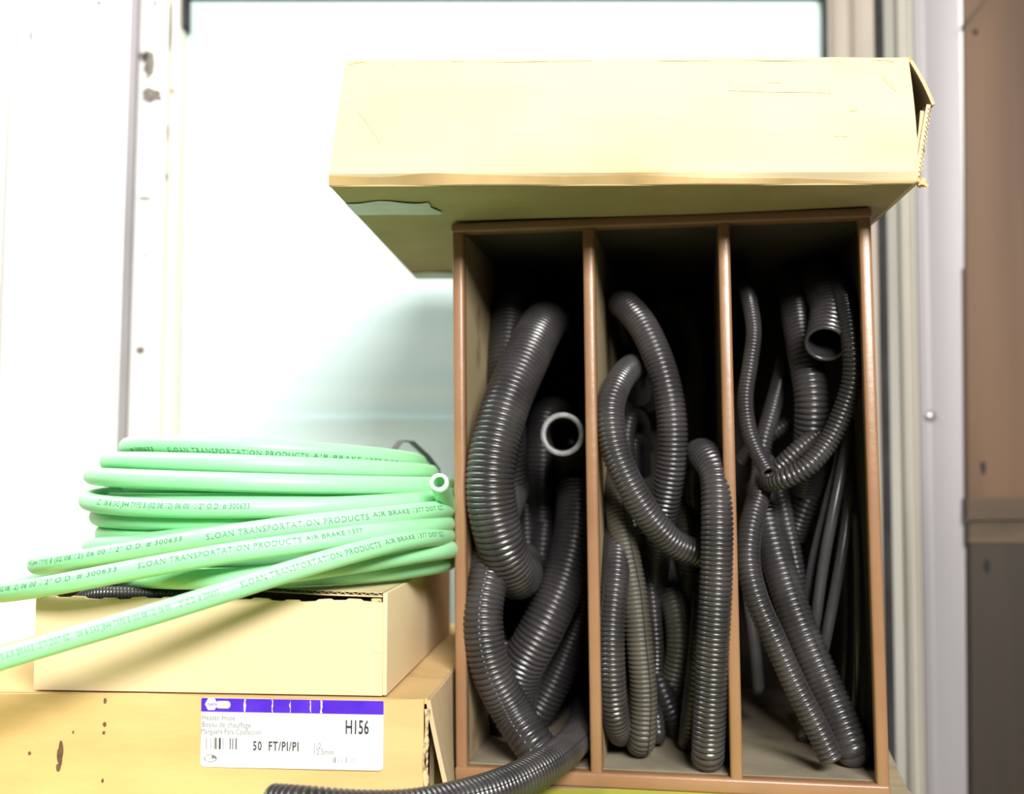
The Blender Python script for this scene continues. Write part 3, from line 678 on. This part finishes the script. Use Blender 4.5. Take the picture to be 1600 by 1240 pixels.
def oval():                           # small oval mark with an animal-like silhouette
    v = []; f = []
    for i in range(40):
        if 14 < i < 17 or 24 < i < 26: continue
        a, b = 2*math.pi*i/40, 2*math.pi*(i+1)/40; k = len(v)
        for (t_, s) in ((a, 1), (b, 1), (b, .86), (a, .86)): v.append((lx(332+10*s*math.cos(t_)), -.00135, lz(1186-6*s*math.sin(t_))))
        f.append((k, k+1, k+2, k+3))
    k = len(v); pts = [(333, 1183), (336, 1180.5), (340, 1183), (341, 1187), (338, 1185.5), (335, 1187), (334, 1185)]
    v += [(lx(x), -.00135, lz(y)) for x, y in pts]; f.append(tuple(range(k, k+len(pts))))
    mesh('emblem', v, f, M['ink_mid'], lab)
oval()

# ------------------------------------------------------------------ middle carton
RM = math.radians(-5.0)
c2 = Pz(597, 1089, Z1); b2 = empty('open_carton', (c2[0], c2[1], Z1 + .0006), RM)
tag(b2, 'plain pale cardboard carton with a slit-open top, between the labelled carton and the green coil', 'box')
ZL = ZC - .0735                       # top of its lid
H2 = ZL - Z1 - .0006; W2 = .2215; D2 = .275
HFP = H2 - .0060                      # front panel stops short of the lid
def fr2(u, v):
    tooth = .0010*(1 if math.sin(u*70) > 0 else 0)*(1 if .02 < u < .97 else 0) + .0006*math.sin(u*23)
    return (-W2 + W2*u, .0005*math.sin(6*u)*math.sin(3*v), .0003 + HFP*v + (tooth if v > .99 else 0))
grid_solid('front_panel', fr2, 140, 8, (0, .003, 0), M['card_pale'], b2)
box('end_panel', -.0002, .0028, .0002, D2, .0003, H2-.0002, M['card_pale'], b2, .0008)
box('end_panel', -W2-.003, -W2, 0, D2, .0003, H2-.0034, M['card_pale'], b2)
box('back_panel', -W2, -.0004, D2-.003, D2, .0003, H2-.0034, M['card_side'], b2)
box('bottom_panel', -W2, -.0004, .0032, D2-.0032, .0003, .003, M['card_side'], b2)
def loc2z(px, py, z):
    q = Pz(px, py, z) - np.array(b2.location); return np.array([q[0]*math.cos(RM)+q[1]*math.sin(RM), -q[0]*math.sin(RM)+q[1]*math.cos(RM)])
lid_front = [loc2z(x, y, ZL) for x, y in ((36, 925), (75, 920), (131, 913), (220, 909), (300, 911), (395, 916), (500, 922), (594, 928))]
lfx = [p[0] for p in lid_front]; lfy = [max(p[1], .0006) for p in lid_front]
lfx[0] = -W2; lfx[-1] = -.0004
def lid_edge(x): return float(np.interp(x, lfx, lfy))
grid_solid('lid', lambda u, v: (-W2 + (W2-.0004)*u, lid_edge(-W2+(W2-.0004)*u)*(1-v) + v*(D2-.0005), H2-.0030), 60, 6, (0, 0, .0008), M['card_pale'], b2)
grid_solid('lid', lambda u, v: (-W2 + (W2-.0004)*u, lid_edge(-W2+(W2-.0004)*u)*(1-v) + v*(D2-.0005), H2-.0004), 60, 6, (0, 0, .0004), M['card_pale'], b2)
v = []; f = []; n = 160
for i in range(n+1):                  # the corrugation between the two liners
    x = -W2 + (W2-.0006)*i/n; y = lid_edge(x) + .0003; z = H2-.0013 + .0008*math.sin(i*math.pi/2)
    v += [(x, y, z-.0002), (x, y, z+.0002), (x, y+.012, z+.0002), (x, y+.012, z-.0002)]
for i in range(n):
    a = 4*i; f += [(a, a+4, a+5, a+1), (a+1, a+5, a+6, a+2), (a+2, a+6, a+7, a+3), (a+3, a+7, a+4, a)]
mesh('flute_edge', v, f, M['card_edge'], b2)
box('torn_tab', -.0075, -.001, .0002, .0022, HFP-.001, HFP+.0022, M['card_edge'], b2, .0006)
box('torn_tab', -.0055, -.0005, -.0004, .001, .026, .031, M['card_pale'], b2, .0004)
# ribbed hose inside it
hose(RIB, 'thin black ribbed hose peeping out of the open carton below the green coil', 22,
     [(112, 955, .750), (122, 938, .738), (145, 928, .730), (180, 926, .724), (230, 927, .721), (280, 929, .719), (340, 936, .722), (400, 948, .735)], .0024, loose=True, absolute=True, groove=.0007)

# ------------------------------------------------------------------ green tubing coil
coil = empty('green_tubing_coil', (-.1735, .81, ZL + .0004))
tag(coil, 'coil of bright green printed nylon tubing lying on the open carton', 'tubing')
RT = .00625
inv = -np.array(coil.location)
def gtube(pts, world=True, cut=None, text=None, name='tube_turn'):
    path = Path([np.array(p) + inv for p in pts], 14); L = path.L; n = int(L/.004)
    S = list(np.linspace(0, L, n)); R = [RT]*n
    S, R = end_rings(S, R, L, RT*.62, .02)
    o = sweep(name, path, S, R, np.linspace(0, 2*np.pi, 20, endpoint=False), M['green'], coil)
    if cut:
        p, t, nn, b = path.at(np.array([0.0])); vv = []; ff = []; k = 32
        for rr, off in ((RT*.62, .0), (RT*.62, .0005), (RT*.97, .0005), (RT*1.0, -.0008)):
            for i in range(k):
                a = 2*math.pi*i/k; vv.append(p[0]-t[0]*off + rr*(math.cos(a)*nn[0]+math.sin(a)*b[0]))
        for j in range(3):
            for i in range(k): ff.append((j*k+i, j*k+(i+1) % k, (j+1)*k+(i+1) % k, (j+1)*k+i))
        mesh('cut_rim', vv, ff, M['green_cut'], o, True)
    if text:
        for (body, px0, px1, lift, size) in text:      # print wrapped on the tube between two places along it
            cc = path.p - inv
            k_ok = [i for i in range(len(cc)) if cc[i][1] < .81]
            px = np.array([CX + F*cc[i][0]/(cc[i][1]*math.cos(PITCH) + (cc[i][2]-ZC)*math.sin(PITCH)) for i in k_ok])
            od = np.argsort(px); sk = np.array([path.s[i] for i in k_ok])
            s0, s1 = np.interp([px0, px1], px[od], sk[od])
            sgn = 1 if s1 > s0 else -1
            v_, f_ = text_geo(body, size, 1.0, 1.12)
            if not len(v_): continue
            v_[:, 0] *= abs(s1-s0)/max(v_[:, 0].max(), 1e-6)
            ss = s0 + sgn*v_[:, 0]; ok = (ss > .001) & (ss < L-.001)
            p, t, nn, b = path.at(ss)
            cdir = -(p - inv - np.array([0, 0, ZC])); cdir -= (cdir*t).sum(1, keepdims=True)*t; cdir /= np.linalg.norm(cdir, axis=1, keepdims=True)
            up = np.cross(cdir, t)*1.0; up *= np.sign(up[:, 2:3])
            # print is at a fixed clock position: mostly facing out, a little above
            out = p - np.array([0, 0, 0]); a = (v_[:, 1] - size*.35)/RT + lift
            vv = p + (RT+.00012)*(np.cos(a)[:, None]*cdir + np.sin(a)[:, None]*up)
            ff = [q for q in f_ if all(ok[i] for i in q)]
            mesh('lettering', vv, ff, M['ink'], o)
    return o
CXW, CYW = -.1765, .832
def PC(x, y, Y): return P(x, y, Y + .016)
def ring(R, zl, zr, cx=0, cy=0, start=100, turn=352, zf=0.0, wob=.0, seed=0):
    r2 = random.Random(seed); ph = r2.random()*6; pts = []
    for i in range(25):
        a = math.radians(start + turn*i/24); c, s = math.cos(a), math.sin(a)
        rr = R + wob*math.sin(2*a+ph); z = (zl+zr)/2 + (zr-zl)/2*c + zf*(-s)
        pts.append((CXW+cx+rr*c, CYW+cy+rr*s, ZC+z))
    return pts
SL = 'SLOAN TRANSPORTATION PRODUCTS AIR BRAKE 1377 DOT SZ1 106 & SAE J844 TYPE B'
TS = 'AIR BRAKE 1377 DOT SZ1 106 & SAE J844 TYPE B (02/08/12) 06 00  1/2" O.D. # 300633'
TZ = .0052
SP = 'SLOAN TRANSPORTATION PRODUCTS'
gtube(ring(.1063, .0185, .0085, .0, .0, zf=.004), text=[(SP, 271, 480, -.55, TZ), ('AIR BRAKE 1377 DOT SZ1 106', 486, 640, -.5, TZ*.9), ('# 300633', 216, 250, -.5, TZ*.9)])
gtube(ring(.1175, .0085, .0005, -.002, 0, zf=.002, seed=2))
gtube(ring(.1288, -.0010, -.0085, -.001, 0, zf=-.0005, seed=3))
gtube(ring(.1318, -.0165, -.0150, .0, -.002, zf=-.006, seed=4), text=[('SZ1 106 & SAE J844 TYPE B (02/08/12) 06 00  1/2" O.D. # 300633', 165, 392, .25, TZ)])
gtube(ring(.1196, -.0205, -.021, .004, 0, zf=.002, seed=5))
gtube(ring(.1257, -.0305, -.0300, -.001, .004, zf=0, seed=6))
gtube(ring(.1206, -.0425, -.0400, -.002, .004, zf=0, seed=7))
gtube(ring(.1290, -.0530, -.0230, -.001, .002, zf=.001, seed=8), text=[('SAE J844 TYPE B (02/08/12) 06 00 1/2" O.D. # 300633', 340, 540, .0, TZ*.9), ('SLOAN TRANSPORT', 565, 650, .0, TZ*.9)])
gtube(ring(.1216, -.0545, -.0520, -.001, .004, zf=0, seed=8))
gtube(ring(.1267, -.0660, -.0640, .004, -.004, zf=0, seed=9), text=[('SLOAN', 330, 372, .5, TZ)])
gtube(ring(.1104, -.0655, -.0655, .008, .0, zf=0, seed=10))
for k, z in enumerate((.006, -.007, -.031, -.044, -.057)): gtube(ring(.1053+.002*(k % 2), z, z-.003, .002, .003, seed=20+k))
gtube([PC(*q) for q in [(470, 800, .94), (600, 797, .925), (690, 795, .86), (701, 797, .80), (682, 797, .738), (600, 806, .692), (484, 818, .670), (350, 836, .666), (218, 858, .682), (110, 876, .706), (64, 883, .74), (62, 881, .785), (110, 874, .83), (200, 866, .875), (320, 852, .92), (430, 846, .94)]],
      text=[(SP, 329, 570, .1, TZ), ('AIR BRAKE 1377 DOT SZ1', 576, 680, .25, TZ*.85), ('SZ1 106 & SAE J844 TYPE B (02/08/12) 06 00 1/2" O.D. # 300633', 62, 293, .4, TZ*.9)])
gtube([PC(*q) for q in [(470, 826, .94), (600, 824, .925), (690, 820, .86), (702, 819, .80), (682, 820, .738), (600, 829, .688), (480, 847, .658), (350, 865, .650), (220, 888, .650), (100, 911, .660), (20, 924, .69), (-8, 927, .73), (10, 922, .785), (80, 902, .83), (180, 880, .87), (320, 868, .92), (430, 866, .94)]],
      text=[(SP, 222, 470, .35, TZ), ('AIR BRAKE 1377', 476, 560, .4, TZ*.85), ('SZ1 106 & SAE J844 TYPE B (02/08/12) 06 00 1/2" O.D. # 300633', 4, 190, .45, TZ*.9)])
gtube([PC(*q) for q in [(470, 858, .94), (600, 850, .925), (690, 843, .86), (703, 838, .80), (684, 838, .738), (640, 843, .700), (550, 864, .660), (450, 893, .642), (350, 925, .633), (250, 956, .624), (100, 1000, .612), (0, 1030, .604), (-90, 1058, .599)]],
      text=[(SP, 377, 585, .2, TZ), ('AIR BRAKE 1377 DOT SZ1', 592, 680, .25, TZ*.85), ('TS AIR BRAKE 1377 DOT SZ1 106 & SAE J844 TYPE B (02/08/12) 06 00  1/2" O.D. # 300633', 1, 343, .2, TZ)])
gtube([PC(*q) for q in [(470, 872, .94), (590, 868, .925), (680, 862, .86), (707, 858, .80), (696, 859, .755), (640, 867, .715), (550, 881, .682), (460, 893, .668), (380, 902, .668), (290, 905, .682), (210, 902, .712), (180, 897, .752), (200, 888, .80)]])
gtube([PC(*q) for q in [(686, 753, .715), (691, 768, .733), (699, 790, .765), (707, 815, .80), (708, 835, .84), (695, 848, .88), (650, 852, .915), (590, 850, .93)]], cut=True)
# black strap round the bundle at its far right
def strap(az):
    a = math.radians(az); c, s = math.cos(a), math.sin(a); prof = []
    for (r, z) in [(.096, -.066), (.100, -.0715), (.128, -.0725), (.1385, -.067), (.1395, -.012), (.1365, .004), (.127, .0145), (.1135, .0255), (.104, .0262), (.097, .018)]: prof.append((r, z))
    v = []; f = []; n = len(prof); tv = np.array([-s, c, 0])*.005
    for (r, z) in prof:
        base = np.array([CXW+r*c, CYW+r*s, ZC+z]) + inv; o2 = np.array([c*(r-.115), s*(r-.115), (z+.02)]); o2 = o2/np.linalg.norm(o2)*.0008
        v += [base-tv, base+tv, base+tv+o2, base-tv+o2]
    for i in range(n):
        a_, b_ = 4*i, 4*((i+1) % n); f += [(a_+j, b_+j, b_+(j+1) % 4, a_+(j+1) % 4) for j in range(4)]
    mesh('tie_strap', v, f, M['strap'], coil)
strap(33); strap(150)
